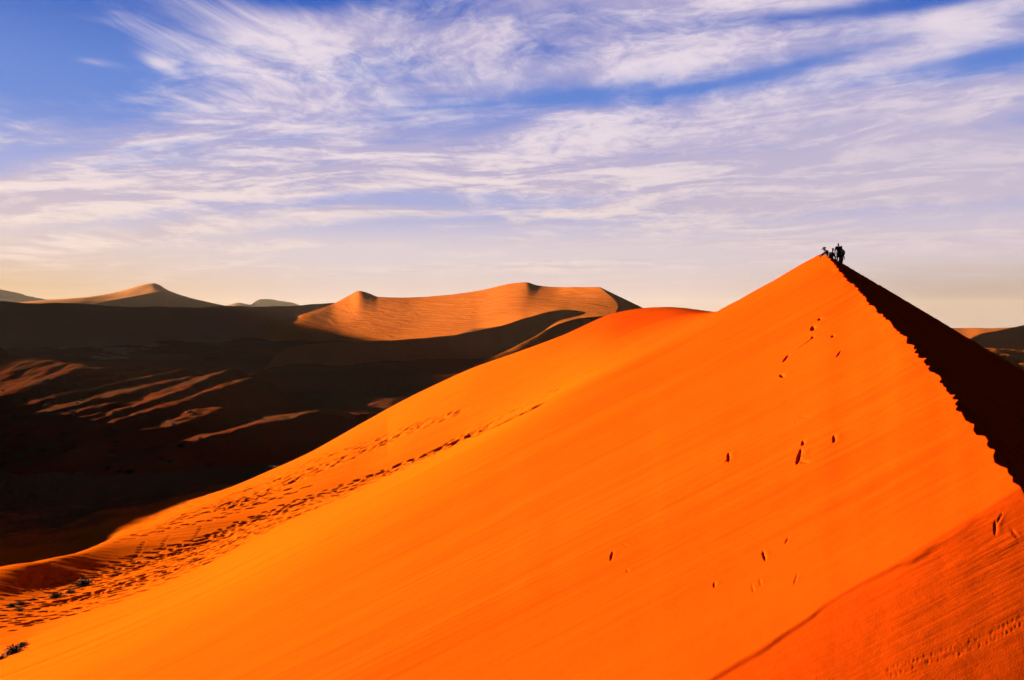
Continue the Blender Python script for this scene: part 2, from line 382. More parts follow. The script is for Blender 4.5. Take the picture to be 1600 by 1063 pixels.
for tr in range(26):                                     # and over the shelf beyond the lip
    px = random.uniform(150, 420); end = random.uniform(420, 560) if tr % 3 else random.uniform(600, 760); q = random.uniform(.1, .95); f_ = random.random() * 9; sd = 1
    while px < end:
        w_ = float(np.interp(px, [430, 600, 700, 757], [1, .35, .15, .05])); qq = .38 + (q + .1 * math.sin(px / 60 + f_) - .38) * w_
        if random.random() > .15:
            a_, b_ = rows_at(K_tab, px), rows_at(E_tab, px); k_ = random.uniform(.85, 1.35) * float(np.interp(px, [200, 500, 760], [1.1, 1.5, 1.9]))
            stamp_px(px, a_ + (b_ - a_) * qq + sd * 1.2, .38 * k_, .22 * k_, .17 * k_ * float(np.interp(px, [150, 280], [.5, 1])), random.uniform(-.2, .5), .14, 1.5)
        sd = -sd; px += random.uniform(8, 14)
# a single line of steps following the fold up to the saddle
for i in range(40):
    px = 640 + i * 6 + random.uniform(-2, 2)
    stamp_px(px, rows_at(T_tab, px) - 4 - random.uniform(0, 6), .5, .3, .2, .5, .15, 1.5)
# rills down the little slip face
for px0, n_ in ((40, 3), (66, 4), (74, 3), (128, 2), (216, 3), (254, 2), (305, 2)):
    for q in np.linspace(.1, 1.1, 8):
        px = px0 + 10 - 16 * q + random.uniform(-1, 1); k_ = rows_at(K_tab, px); b_ = rows_at(B_tab, px)
        stamp_px(px, k_ + 2 + (b_ - k_) * q, .3, .16 * n_ / 2, .06, .9, .15)
# old holes in the big face  (x, y, along m per depth, across, depth, angle)
HOLES = [(1138,715,16,4.5,0),(1248,713,22,6,-.1),(1256,722,8,5,.8),(1254,692,9,4.5,0),(1303,685,13,5,0),(1243,660,12,1.6,-.05),(1257,652,9,3,.7),(1237,634,9,1.3,-.5),(1222,588,6,3.5,.2),
         (1228,560,8,3,-.2),(1270,513,7,4,0),(1269,527,4,3,0),(1301,526,3,3,0),(1310,553,10,1.5,-.2),(1265,532,9,2.5,-.8),(1280,499,4,3,0),(955,869,16,4,-.1),(975,852,12,2.5,.5),(980,892,7,4,.3),(1194,870,17,4,.15),
         (1187,911,14,3,.15),(1176,920,16,3,.1),(1243,905,20,3,-.2),(1116,915,10,4,0),(1229,845,10,3.5,-.3),(1554,826,16,4,0),(1560,812,14,3,-.4),(1585,838,12,3,.8)]
for (hx, hy, hh, ww, an) in HOLES:
    hit = first_hit(hx, hy)
    if hit is None: continue
    k, j = hit; x, y = NB['X'][k, j], NB['Y'][k, j]
    dvdy = max(1.6 / y ** 2, .004)
    L = hh / F / dvdy * .55; W = ww / F * y * (.44 if y < 10 else .75)
    A0 = math.atan2(1, x / y) + an * .6; dark = .9 if (hx, hy) in ((1138,715),(1248,713),(1256,722),(1254,692),(1270,513),(955,869),(1194,870)) else (.42 if y < 10 else .8)
    stamp(x, y, L * .8, W, W * 2.6 * dark, A0, .10, 1.8)
    for q in range(3):                                    # ragged ends and a little spill of sand
        t = random.uniform(-.8, .8) * L; stamp(x + math.cos(A0) * t + random.uniform(-.6, .6) * W, y + math.sin(A0) * t, L * random.uniform(.2, .45), W * random.uniform(.4, .8), W * dark * random.uniform(.5, 1.2), A0 + random.uniform(-.5, .5), .1, 1.3)
    stamp(x + W * 3.2, y - W * .5, L * .7, W * 2.2, -W * .35, A0, 0, 1.)
# beetle track near the camera, faint and uneven
for i in range(80):
    t = i / 79; px = 1600 - 210 * t + random.uniform(-1.5, 1.5); py = 968 + 92 * t + 6 * math.sin(t * 5)
    for s_ in (-1, 1): stamp_px(px + s_ * 2.6, py + s_ * 4.6, .006, .0045, random.uniform(.0002, .0013), .4, .3)
NB['Z'] = NB['Z']
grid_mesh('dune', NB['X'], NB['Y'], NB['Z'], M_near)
# the same dune behind and beneath the camera
def build_behind():
    x = np.linspace(-34, 26, 70); y = np.linspace(-45, .95, 60); X, Y = np.meshgrid(x, y)
    Z = plane(X, Y) - lean(X, Y)
    xc = Xc(y)[:, None]; zc = plane(xc, y[:, None]); Z = np.minimum(Z, zc - .585 * (X - xc)) - .02
    grid_mesh('dune_back', X, Y, Z, M_near)
build_behind()

# ------------------------------------------------------------------ valley and far dunes
def ridge(X, Y, pts, sl, sr, soft=0., prof=.0):
    """height of a dune with the given crest (x,y,z); sl/sr: fall per metre on the left/right of the walking direction"""
    best = None
    pts = np.asarray(pts, float)
    if np.isscalar(sl): sl = [sl] * len(pts)
    if np.isscalar(sr): sr = [sr] * len(pts)
    D = np.full(X.shape, 1e9); Zc = np.zeros(X.shape); Sd = np.zeros(X.shape); SL = np.zeros(X.shape); SR = np.zeros(X.shape)
    for i in range(len(pts) - 1):
        a, b = pts[i], pts[i + 1]; dx, dy = b[0] - a[0], b[1] - a[1]; L2 = dx*dx + dy*dy
        t = np.clip(((X - a[0]) * dx + (Y - a[1]) * dy) / L2, 0, 1)
        qx, qy = X - a[0] - t * dx, Y - a[1] - t * dy; d = np.hypot(qx, qy); side = dx * qy - dy * qx
        k = d < D - 1e-6
        D = np.where(k, d, D); Zc = np.where(k, a[2] + t * (b[2] - a[2]), Zc); Sd = np.where(k, side, Sd)
        SL = np.where(k, sl[i] + t * (sl[i+1] - sl[i]), SL); SR = np.where(k, sr[i] + t * (sr[i+1] - sr[i]), SR)
    s = np.where(Sd > 0, SL, SR)
    d = D if soft == 0 else np.sqrt(D * D + soft * soft) - soft
    return Zc - s * d / (1 + prof * d)
def fan(u0, u1, nu, y0, y1, ny):
    u = np.linspace(u0, u1, nu); y = np.exp(np.linspace(math.log(y0), math.log(y1), ny))
    return u[None, :] * y[:, None], np.repeat(y[:, None], nu, 1)
def pts(lst): return [P3(a, b, y) for a, b, y in lst]
def shadow_crest(lst, dist):     # a crest that stands `dist` metres sunward of the places its shadow ends at
    return [P3(a, b, y) + SUN * dist for a, b, y in lst]

# valley floor with the low red ridges
def build_valley():
    X, Y = fan(-1.6, 1.5, 1100, 170, 3200, 900)
    Z = -50 + 3.5 * fbm(X / 90, Y / 130, 4) - 10 * sstep(600, 2500, Y) * 0
    Zr = np.full(X.shape, -200.)
    RL = [([(0,618,370),(94,602,425),(160,590,470),(237,577,520)], .22, .50),
          ([(-40,642,335),(60,628,362),(110,612,400),(200,596,450),(288,577,520)], .22, .55),
          ([(90,640,335),(115,633,345),(190,616,380),(245,600,430),(300,588,480)], .18, .5),
          ([(170,648,320),(265,617,372),(320,594,430),(362,578,480),(378,584,520),(400,591,540)], .24, .6),
          ([(130,676,290),(200,655,312),(270,632,345),(340,608,395),(394,590,450)], .22, .6),
          ([(-60,676,290),(0,662,302),(94,648,322),(175,630,350)], .2, .5),
          ([(40,674,290),(78,664,300),(156,645,325)], .2, .5),
          ([(80,720,245),(110,706,255),(150,683,280),(270,665,300),(343,636,335)], .2, .5),
          ([(200,720,245),(300,688,275),(420,660,300),(500,640,330)], .2, .5),
          ([(360,598,470),(400,583,500),(440,580,520),(500,580,520),(560,583,510),(640,586,500),(720,584,480),(800,580,460)], .25, .75),
          ([(430,590,560),(455,586,560),(478,584,565)], .3, .3),
          ([(-90,560,560),(0,556,560),(60,560,540),(110,567,520),(160,576,500),(180,580,500)], .22, .30),
          ([(60,600,410),(120,578,470),(165,574,500)], .25, .5)]
    for p, a, b in RL: Zr = np.maximum(Zr, ridge(X, Y, pts(p), a, b, 1.6, .004))
    Zr += .5 * fbm(X / 14, Y / 30, 3) 
    Z = np.maximum(Z, Zr) + .5 * fbm(X / 7, Y / 10, 4)
    # floor climbs to the far dunes
    Z += 8 * sstep(600, 1500, Y) - 75 * sstep(900, 2300, Y) * sstep(150, 800, X)
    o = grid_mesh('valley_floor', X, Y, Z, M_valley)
    return X, Y, Z
VX, VY, VZ = build_valley()
def ground_mesh():
    s = 13500
    me = bpy.data.meshes.new('ground'); N = 40; vs = []; fs = []
    for i in range(N + 1):
        for j in range(N + 1): vs.append((-s + 2*s*i/N, -s + 2*s*j/N, -75 - 200 * float(sstep(1500, 6500, -s + 2*s*i/N))))
    for i in range(N):
        for j in range(N): a = i*(N+1)+j; fs.append((a, a+N+1, a+N+2, a+1))
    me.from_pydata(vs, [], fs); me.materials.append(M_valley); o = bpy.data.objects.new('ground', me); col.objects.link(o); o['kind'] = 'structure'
ground_mesh()

def loft(name, pa, pb, n, tabs, counts, crease, mat, noise=(1., 40, 4), cuts=()):
    """a dune as profiles running away from the viewer: every profile passes through the curves in tabs (nearest first);
    a curve is [(px, row, distance) ...] or [(px, 'z', height, distance) ...]; crease = index of the sharp crest curve"""
    px = np.linspace(pa, pb, n); u = (px - 800) / F
    Y = []; Z = []
    for tb in tabs:
        xs = np.array([t[0] for t in tb], float); ys = pchip(xs, [t[-1] for t in tb], px)
        zs = [t[2] if t[1] == 'z' else float(uv(t[0], t[1])[1]) for t in tb]
        z = pchip(xs, zs, px)
        Y.append(ys); Z.append(z if tb[0][1] == 'z' else z * ys)
    Y = np.array(Y); Z = np.array(Z); rowsY, rowsZ = [], []
    K = len(tabs); par = np.arange(K, dtype=float)
    for a in range(K - 1):
        t = np.linspace(0, 1, counts[a], endpoint=(a == K - 2))
        rowsY.append(Y[a][None] * (1 - t[:, None]) + Y[a+1][None] * t[:, None])
    yy = np.concatenate(rowsY); zz = np.empty_like(yy)
    for j in range(n):
        c = crease
        k = yy[:, j] <= Y[c, j]
        if c > 0: zz[k, j] = pchip(Y[:c+1, j], Z[:c+1, j], yy[k, j])
        if (~k).any(): zz[~k, j] = pchip(Y[c:, j], Z[c:, j], yy[~k, j])
    X = u[None] * yy
    amp, sc, oc = noise; zz = zz + amp * fbm(X / sc, yy / sc, oc)
    for cx, kk in cuts:                          # slip faces to the right of a crest line x = cx(y)
        xc = np.interp(yy, cx[0], cx[1]); zc = np.interp(yy, cx[0], cx[2]); zz = np.where(X > xc, np.minimum(zz, zc - kk * (X - xc)), zz)
    zz = np.maximum(zz, -62)
    return grid_mesh(name, X, yy, zz, mat)

# far dune with the lit bowl-shaped face
C_ = [(380,545,1500),(430,506,1540),(470,492,1580),(505,481,1640),(525,473,1680),(545,462,1690),(562,455,1660),(578,459,1640),(592,464,1610),(640,465,1550),(700,461,1480),(760,452,1420),(800,443,1380),(822,441,1350),(840,446,1330),(870,448.5,1290),(890,448.5,1250),(938,448.5,1180),(960,449,1160),(1040,455,1120)]
Bs = [(380,536,1330),(430,528,1320),(470,522,1320),(520,526,1300),(570,538,1200),(640,548,1080),(740,545,980),(824,530,930),(880,518,900),(960,512,880),(1040,515,860)]
Ms = [(380,532,1420),(430,516,1440),(470,505,1460),(520,500,1500),(570,497,1440),(640,500,1340),(740,492,1240),(824,474,1180),(880,476,1120),(960,474,1080),(1040,480,1050)]
crs = pts([(938,449,1180),(942,458,1110),(949,474,1040),(956,496,960),(960,520,900)]); crs = crs[::-1]
cut = (([c[1] for c in crs] + [1260, 1400], [c[0] for c in crs] + [crs[-1][0] + 8, crs[-1][0] + 30], [c[2] for c in crs] + [crs[-1][2] - 12, crs[-1][2] - 60]), .48)
loft('far_dune', 380, 1040, 760, [[(a, b + 40, c - 120) for a, b, c in Bs], Bs, Ms, C_, [(a, 'z', -60, c + 260) for a, b, c in C_]], [30, 130, 150, 60], 3, M_far, (.45, 90, 5), [cut])
# low dune in front of it, crisp crest and dark lee
R2 = [(400,590,740),(425,562,750),(436,552,760),(472,540,780),(520,535,800),(624,531,850),(680,527,880),(740,518,920),(788,507,960),(824,496,990),(880,484,1030),(930,490,1060),(1000,500,1080),(1120,510,1100)]
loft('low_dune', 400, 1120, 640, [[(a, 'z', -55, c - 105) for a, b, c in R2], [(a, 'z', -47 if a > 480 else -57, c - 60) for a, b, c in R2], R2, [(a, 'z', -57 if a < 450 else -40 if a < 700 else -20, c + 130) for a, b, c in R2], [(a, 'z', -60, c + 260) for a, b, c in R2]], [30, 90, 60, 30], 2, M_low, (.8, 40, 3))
R4 = [(740,570,600),(790,550,630),(830,530,660),(860,512,685),(885,503,705),(905,497,720),(940,494,740),(1000,500,760),(1120,510,780)]
loft('lee_dune', 740, 1120, 320, [[(a, 'z', -55, c - 110) for a, b, c in R4], R4, [(a, 'z', -57, c + 120) for a, b, c in R4]], [80, 50], 1, M_far, (.8, 40, 3))
# long shadowed dune on the left
L_ = [(-420,440,1500),(-200,462,1500),(0,473,1450),(60,477,1440),(110,474,1440),(180,479,1480),(300,482,1560),(360,480,1600),(430,478,1680),(525,474,1720),(600,478,1760)]
loft('shadowed_dune', -420, 600, 500, [[(a, 'z', -54, 900 if a < 300 else 1100 if a < 370 else 1450) for a, b, c in L_], [(a, 'z', -34, c - 330 if a < 300 else c - 260 if a < 370 else c - 130) for a, b, c in L_], L_, [(a, 'z', -60, c + 400) for a, b, c in L_]], [40, 120, 40], 2, M_dusk, (3, 120, 4))
# star dune peak on the left skyline
S1 = [(-60,480,3300),(0,475,3300),(60,470,3300),(120,466,3350),(160,461,3400),(190,455,3450),(212,448,3480),(229,444,3500),(240,443,3500),(250,446,3500),(260,452,3480),(270,456,3460),(300,466,3420),(340,476,3380),(390,484,3340),(450,490,3300)]
S2 = [(-60,484,2900),(0,480,2900),(60,478,2950),(130,477,3050),(165,471,3180),(215,462,3250),(250,455,3290),(260,454,3330),(270,459,3340),(300,469,3330),(340,479,3310),(390,487,3270),(450,492,3230)]
loft('star_dune', -60, 450, 360, [[(a, 'z', -60, c - 330) for a, b, c in S2], S2, S1, [(a, 'z', -60, c + 500) for a, b, c in S1]], [90, 80, 40], 1, M_star, (2.0, 160, 4))
# hills at the skyline
H1 = [(-260,425,8500),(-60,440,8500),(0,452,8500),(30,460,8500),(70,467,8300),(110,469,8300),(150,466,8200),(200,472,8200),(260,485,8200)]
H2 = [(320,488,9000),(350,476,9000),(372,472,9000),(392,475,9000),(400,470,9200),(412,467,9300),(435,469,9400),(462,476,9500),(500,490,9500)]
for H in (H1, H2): loft('hills', H[0][0], H[-1][0], 240, [[(a, 'z', -60, c - 900) for a, b, c in H], H, [(a, 'z', -60, c + 1500) for a, b, c in H]], [70, 30], 1, M_hill, (14, 300, 5))
# dunes beyond the dark slope on the right
Q1 = [(1400,517,1500),(1500,512,1500),(1540,513,1450),(1600,510,1450),(1720,505,1500),(1900,505,1500)]
Q2 = [(1400,575,680),(1500,537,770),(1536,521,810),(1560,516,840),(1600,508,890),(1660,500,970),(1900,480,1300)]
Q2b = [(1400,580,675),(1500,539,765),(1536,523,805),(1560,519,832),(1600,513,876),(1660,506,950),(1900,488,1270)]
Q3 = [(1400,560,560),(1500,546,570),(1540,543,575),(1600,545,580),(1720,548,590),(1900,550,600)]
loft('right_dune', 1400, 1900, 240, [[(a, 'z', -55, c - 500) for a, b, c in Q1], Q1, [(a, 'z', -60, c + 300) for a, b, c in Q1]], [60, 30], 1, M_far, (1, 60, 4))
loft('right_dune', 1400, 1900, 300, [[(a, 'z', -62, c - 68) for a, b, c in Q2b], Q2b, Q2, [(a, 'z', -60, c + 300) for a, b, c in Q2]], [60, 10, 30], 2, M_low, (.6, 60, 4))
loft('right_dune', 1400, 1900, 300, [[(a, 'z', -60, c - 330) for a, b, c in Q3], Q3, [(a, 'z', -60, c + 250) for a, b, c in Q3]], [90, 30], 1, M_far, (1.3, 16, 3))

# unseen dunes on the sun side, crests shaped to throw the valley into shadow
W1 = [P3(a, b, y) + SUN * d for a, b, y, d in [(120,855,86,150),(154,838,97,155),(170,829,106,160),(239,809,122,175),(297,784,135,190),(376,755,150,165),(500,702,160,180)]]
W1.append(P3(520, 706, 186) + SUN * 192 + np.array([0, 0, 1.2]))
W1.append(P3(415, 716, 222) + SUN * 215 + np.array([0, 0, 6.0]))
W2 = [np.array([-.70 * y, y, z]) + SUN * d for y, z, d in [(262,-43,230),(285,-49,240),(320,-52,260),(370,-51.5,300),(430,-49,340),(490,-44.5,400)]]
W2 += [P3(a, b, y) + SUN * d - np.array([0, 0, 4.2]) for a, b, y, d in [(180,588,500,520),(300,592,480,560),(380,591,520,640)]]
W1 = [W1[0] + np.array([-10., -90, 0])] + W1
wc = W1 + W2
def build_shade():
    p = np.array(wc); X, Y = np.meshgrid(np.linspace(-1000, -110, 400), np.linspace(-60, 1100, 420))
    Z = ridge(X, Y, p, .64, .64, 0, .0002)
    lim = -.70 * Y - 2; over = np.clip((X - lim) / 12, 0, 1)
    Z = np.maximum(Z * (1 - over) - 62 * over, -62)
    grid_mesh('caster_dune', X, Y, Z, M_valley)
build_shade()
W3 = [P3(a, b, y) + SUN * d for a, b, y, d in [(-250,457,1500,500),(-60,474,1450,800),(60,476,1440,900),(180,478,1480,1050),(300,481,1560,1200),(350,479,1590,1250),(430,494,1540,1380),(480,508,1400,1400),(520,516,1280,1400),(570,526,1150,1400),(640,534,1000,1400),(740,540,860,1400)]]
W3 += [np.array([-1130., 1330, 160]), np.array([-1010., 1100, 138]), np.array([-1000., 990, 126]), np.array([-990., 930, 40])]
def build_shade2():
    p = np.array(W3); X, Y = np.meshgrid(np.linspace(p[:,0].min() - 500, p[:,0].max() + 400, 240), np.linspace(p[:,1].min() - 400, p[:,1].max() + 500, 240))
    Z = ridge(X, Y, p, .6, .6, 0, .0003)
    over = np.clip((X + .69 * Y) / 40, 0, 1); Z = np.maximum(Z * (1 - over) - 64 * over, -64)
    grid_mesh('caster_dune', X, Y, Z, M_dusk)
build_shade2()

# ------------------------------------------------------------------ plants
def plain_mat(name, c, rough=.8, c2=None, sc=8.):
    mt = bpy.data.materials.new(name); mt.use_nodes = True; T = NT(mt.node_tree); b = T.n['Principled BSDF']
    b.inputs['Roughness'].default_value = rough; b.inputs['Specular IOR Level'].default_value = .2
    if c2:
        tc = T.node('ShaderNodeTexCoord'); T.put(b.inputs['Base Color'], T.mix(T.ss(T.noise(tc.outputs['Object'], sc, 4), .4, .6), c, c2))
    else: b.inputs['Base Color'].default_value = (*c, 1)
    return mt
M_leaf = plain_mat('shrub_leaf', (.004, .005, .0006), .9, (.008, .009, .0012), 5.)
M_stem = plain_mat('shrub_stem', (.05, .035, .018), .9)
def shrub_mesh(seed, n=420, squash=.6):
    r_ = random.Random(seed); lv, lf, sv, sf = [], [], [], []
    def quad(V, Fc, a, b, w0, w1):
        d = (b - a).normalized(); s_ = d.cross(Vector((r_.uniform(-1, 1), r_.uniform(-1, 1), r_.uniform(-1, 1)))).normalized()
        k = len(V); V += [a - s_ * w0, a + s_ * w0, b + s_ * w1, b - s_ * w1]; Fc.append((k, k+1, k+2, k+3))
    tips = []
    for i in range(60):
        an = r_.uniform(0, 6.283); t = r_.uniform(.12, 1.45)
        d = Vector((math.cos(an) * math.sin(t), math.sin(an) * math.sin(t), math.cos(t) * squash + .12)) * r_.uniform(.6, 1.)
        p = Vector((r_.gauss(0, .06), r_.gauss(0, .06), -.05))
        for q in range(3):
            e = p + d * .36 + Vector((r_.gauss(0, .05), r_.gauss(0, .05), r_.gauss(0, .03))); quad(sv, sf, p, e, .012 - .003 * q, .009 - .003 * q); p = e; tips.append((e.copy(), q))
    for i in range(n):
        e, q = r_.choice(tips); o = e + Vector((r_.gauss(0, .09), r_.gauss(0, .09), abs(r_.gauss(0, .06)) - .03))
        d = Vector((r_.gauss(0, 1), r_.gauss(0, 1), r_.uniform(.1, 1.4))).normalized() * r_.uniform(.08, .2)
        quad(lv, lf, o, o + d, .022, .004)
    out = []
    for nm, V, Fc, M in (('foliage', lv, lf, M_leaf), ('stem', sv, sf, M_stem)):
        me = bpy.data.meshes.new(nm); me.from_pydata([tuple(v) for v in V], [], Fc); me.materials.append(M); out.append(me)
    return out
SHR = [shrub_mesh(k, 1700) for k in range(4)]
def shrub(loc, r, k, label, group, sx=1., rz=0.):
    e = bpy.data.objects.new('desert_shrub', None); col.objects.link(e); e.location = loc; e.scale = (r * sx, r, r); e.rotation_euler = (0, 0, rz)
    tag(e, label, 'shrub', group)
    for nm, me in zip(('foliage', 'stem'), SHR[k]):
        o = bpy.data.objects.new(nm, me); col.objects.link(o); o.parent = e
G1 = 'dark shrubs in the footprinted trough at lower left'
for px, py, wpx, lab in [
    (131, 915, 25, 'largest dark shrub of the upper row in the trough, with a pointed shadow'),
    (109, 927, 13, 'small round dark shrub just left of the largest one with the pointed shadow'),
    (88, 934, 17, 'low domed dark shrub, third from right in the upper row'),
    (51, 938, 8, 'tiny dark shrub alone between two bigger clumps on the orange sand'),
    (31, 945, 13, 'dark shrub with a long shadow, tallest of the left clump in the trough'),
    (17, 949, 12, 'low dark shrub at the left end of the row of shrubs in the trough'),
    (29, 955, 12, 'flat little dark shrub just below the left clump in the trough'),
    (21, 1022, 30, 'biggest dark bushy shrub near the lower left corner of the sand trough'),
    (33, 1011, 17, 'spreading dark shrub touching the upper right side of the biggest corner shrub'),
    (2, 1030, 14, 'dark shrub cut off by the left edge below the biggest corner shrub')]:
    h = first_hit(px, py)
    if h is None: continue
    k, j = h; x, y, z = NB['X'][k, j], NB['Y'][k, j], NB['Z'][k, j]
    shrub((x, y, z - .02), wpx / 2 / F * y * 1.25, random.randrange(4), lab, G1, random.uniform(.9, 1.2), random.uniform(0, 6))
def valley_hit(px, py):
    u, v = uv(px, py); U = VX[0] / VY[0]; j = int(np.clip(np.searchsorted(U, u), 0, len(U) - 1)); V = VZ[:, j] / VY[:, j]; k = int(np.argmax(V >= v))
    return (VX[k, j], VY[k, j], VZ[k, j]) if V[k] >= v else None
G2 = 'small shrubs scattered over the shadowed valley dunes'
vp = [(16,628),(40,626),(53,639),(66,600),(74,595),(121,592),(192,602),(211,601),(127,627),(92,665),(168,673),(171,684),(111,702),(166,734),(184,739),(240,650),(30,618),(58,612),(85,618),(100,611),(12,645),(22,655),(70,634),(84,631),(140,621),(33,683),(230,765),(300,612),(250,720),(280,700)]
rs = random.Random(5)
for _ in range(46): vp.append((rs.uniform(0, 330), rs.triangular(590, 790, 640)))
for a, b in vp:
    h = valley_hit(a, b)
    if h is None: continue
    shrub((h[0], h[1], h[2] - .1), rs.uniform(.7, 1.6), rs.randrange(4), 'tiny dark shrub dotting the dim red ridges of the shadowed valley', G2, 1., rs.uniform(0, 6))

# ------------------------------------------------------------------ people on the crest
V3 = Vector
M_skin = plain_mat('skin', (.15, .065, .035), .6)
M_hair = plain_mat('hair', (.02, .012, .008), .7)
M_navy = plain_mat('navy_cloth', (.012, .018, .04), .9); M_black = plain_mat('black_cloth', (.010, .011, .012), .9)
M_green = plain_mat('dark_green_cloth', (.014, .022, .016), .9); M_char = plain_mat('charcoal_cloth', (.02, .02, .022), .9)
M_shoe = plain_mat('shoe_leather', (.03, .02, .014), .7); M_hat = plain_mat('hat_felt', (.03, .024, .016), .9); M_khaki = plain_mat('khaki_cloth', (.12, .085, .045), .9)
def ball(bm, c, r, sc=(1, 1, 1), rot=None, seg=14):
    M = Matrix.Translation(c) @ (rot.to_matrix().to_4x4() if rot else Matrix.Identity(4)) @ Matrix.Diagonal((r * sc[0], r * sc[1], r * sc[2], 1))
    bmesh.ops.create_uvsphere(bm, u_segments=seg, v_segments=max(6, seg * 2 // 3), radius=1, matrix=M)
def limb(bm, chain):
    for (a, ra), (b, rb) in zip(chain[:-1], chain[1:]):
        d = b - a; L = d.length
        if L < 1e-5: continue
        q = d.to_track_quat('Z', 'Y'); M = Matrix.Translation((a + b) / 2) @ q.to_matrix().to_4x4()
        bmesh.ops.create_cone(bm, cap_ends=True, segments=14, radius1=ra, radius2=rb, depth=L, matrix=M)
    for a, ra in chain: ball(bm, a, ra)
def solid(name, bm, mat, parent=None, vox=.010, smooth=4):
    me = bpy.data.meshes.new(name); bm.to_mesh(me); bm.free(); me.materials.append(mat)
    o = bpy.data.objects.new(name, me); col.objects.link(o)
    if vox:
        m_ = o.modifiers.new('r', 'REMESH'); m_.mode = 'VOXEL'; m_.voxel_size = vox; m_.use_smooth_shade = True
        k = o.modifiers.new('s', 'SMOOTH'); k.iterations = smooth; k.factor = .5
        dg = bpy.context.evaluated_depsgraph_get(); me2 = bpy.data.meshes.new_from_object(o.evaluated_get(dg)); o.modifiers.clear(); o.data = me2
        if not me2.materials: me2.materials.append(mat)
        me2.name = name
    if parent: o.parent = parent
    return o
def hand(bm, w, d, side, curl=.5):
    d = d.normalized(); up = V3((0, -1, 0)); s_ = d.cross(up)
    if s_.length < .1: s_ = V3((1, 0, 0))
    s_.normalize(); n = s_.cross(d).normalized(); rot = Matrix((s_, n, d)).transposed().to_quaternion()
    ball(bm, w + d * .05, .05, (.85, .38, 1.0), rot)
    for i, L in enumerate((.066, .076, .072, .056)):
        b = w + d * .09 + s_ * (-.03 + .02 * i); k1 = b + (d * .9 + n * .3 * curl).normalized() * L * .5; k2 = k1 + (d * .6 + n * .8 * curl).normalized() * L * .5
        limb(bm, [(b, .0095), (k1, .0088), (k2, .0075)])
    t = w + d * .03 - s_ * side * .036; limb(bm, [(t, .012), (t - s_ * side * .03 + d * .03, .0105), (t - s_ * side * .036 + d * .06, .009)])
def person(origin, J, top, bottom, hairc, label, shorts=False, hat=None, pack=None, hair_long=0.):
    J = {k: V3(v) for k, v in J.items()}
    pel, ch, nk, hd = J['pel'], J['chest'], J['neck'], J['head']
    fd = J['face'].normalized(); upv = (hd - nk).normalized(); rt = fd.cross(upv).normalized(); fd = upv.cross(rt).normalized()
    rot = Matrix((rt, -fd, upv)).transposed().to_quaternion()
    bm = bmesh.new()
    limb(bm, [(pel, .125), (pel.lerp(ch, .5), .108), (ch, .125)]); limb(bm, [(ch, .11), (nk, .058), (nk.lerp(hd, .45), .054)])
    for s_ in 'lr':
        sh, el, wr, hp, kn, an, toe = [J[k + s_] for k in ('sh', 'el', 'wr', 'hp', 'kn', 'an', 'toe')]
        limb(bm, [(nk.lerp(sh, .5), .062), (sh, .058), (sh.lerp(el, .5), .046), (el, .040), (el.lerp(wr, .4), .040), (wr, .027)])
        hand(bm, wr, wr - el, 1 if s_ == 'l' else -1)
        limb(bm, [(hp, .09), (hp.lerp(kn, .5), .078), (kn, .055), (kn.lerp(an, .35), .056), (an, .037), (toe, .03)])
    ball(bm, hd, .1, (.76, .92, 1.12), rot, 20); ball(bm, hd + fd * .03 - upv * .06, .065, (.8, .9, .9), rot)     # skull, jaw
    ball(bm, hd + fd * .098 - upv * .012, .016, (.8, 1.1, 1.5), rot)                                              # nose
    for q in (-1, 1): ball(bm, hd + rt * .078 * q - upv * .01, .024, (.35, .8, 1.2), rot)                         # ears
    limb(bm, [(hd + fd * .088 - upv * .052 - rt * .02, .008), (hd + fd * .088 - upv * .052 + rt * .02, .008)])    # mouth
    root = solid('person', bm, M_skin, None, .0085, 3); root.location = origin
    tag(root, label, 'person', 'hikers gathered on the peak of the dune')
    for q in (-1, 1):
        b = bmesh.new(); ball(b, hd + fd * .088 + rt * .03 * q + upv * .008, .010); solid('eye', b, M_hair, root, None)
    b = bmesh.new(); ball(b, hd - fd * .018 + upv * .022, .108, (.80, .93, 1.05), rot, 20)
    if hair_long: ball(b, hd - fd * .05 - upv * .07, .08, (.9, .7, 1.4), rot)
    geom = b.verts[:] + b.edges[:] + b.faces[:]
    bmesh.ops.bisect_plane(b, geom=geom, plane_co=hd + fd * .02 + upv * .02, plane_no=(fd * .9 - upv * .45), clear_outer=True)
    solid('hair', b, hairc, root, None)
    b = bmesh.new(); limb(b, [(pel.lerp(ch, -.02), .142), (pel.lerp(ch, .5), .130), (ch, .146)]); limb(b, [(ch, .135), (nk.lerp(ch, .25), .085)])
    for s_ in 'lr':
        sh, el, wr = J['sh' + s_], J['el' + s_], J['wr' + s_]; limb(b, [(nk.lerp(sh, .5), .08), (sh, .074), (sh.lerp(el, .5), .062), (el, .055), (el.lerp(wr, .82), .042)])
    solid('jacket', b, top, root, .013, 5)
    b = bmesh.new(); limb(b, [(pel - V3((0, 0, .02)), .142), (pel.lerp(ch, .22), .134)])
    for s_ in 'lr':
        hp, kn, an = J['hp' + s_], J['kn' + s_], J['an' + s_]
        limb(b, [(hp, .106), (hp.lerp(kn, .5), .098), (hp.lerp(kn, .85), .09)] if shorts else [(hp, .106), (hp.lerp(kn, .5), .092), (kn, .072), (kn.lerp(an, .5), .066), (kn.lerp(an, .9), .056)])
    solid('shorts' if shorts else 'trousers', b, bottom, root, .013, 5)
    for s_ in 'lr':
        an, toe = J['an' + s_], J['toe' + s_]; b = bmesh.new(); limb(b, [(an, .05), (an - V3((0, 0, .03)), .05)]); limb(b, [(an - V3((0, 0, .045)), .046), (toe - V3((0, 0, .01)), .040)])
        solid('shoe', b, M_shoe, root, .010, 3)
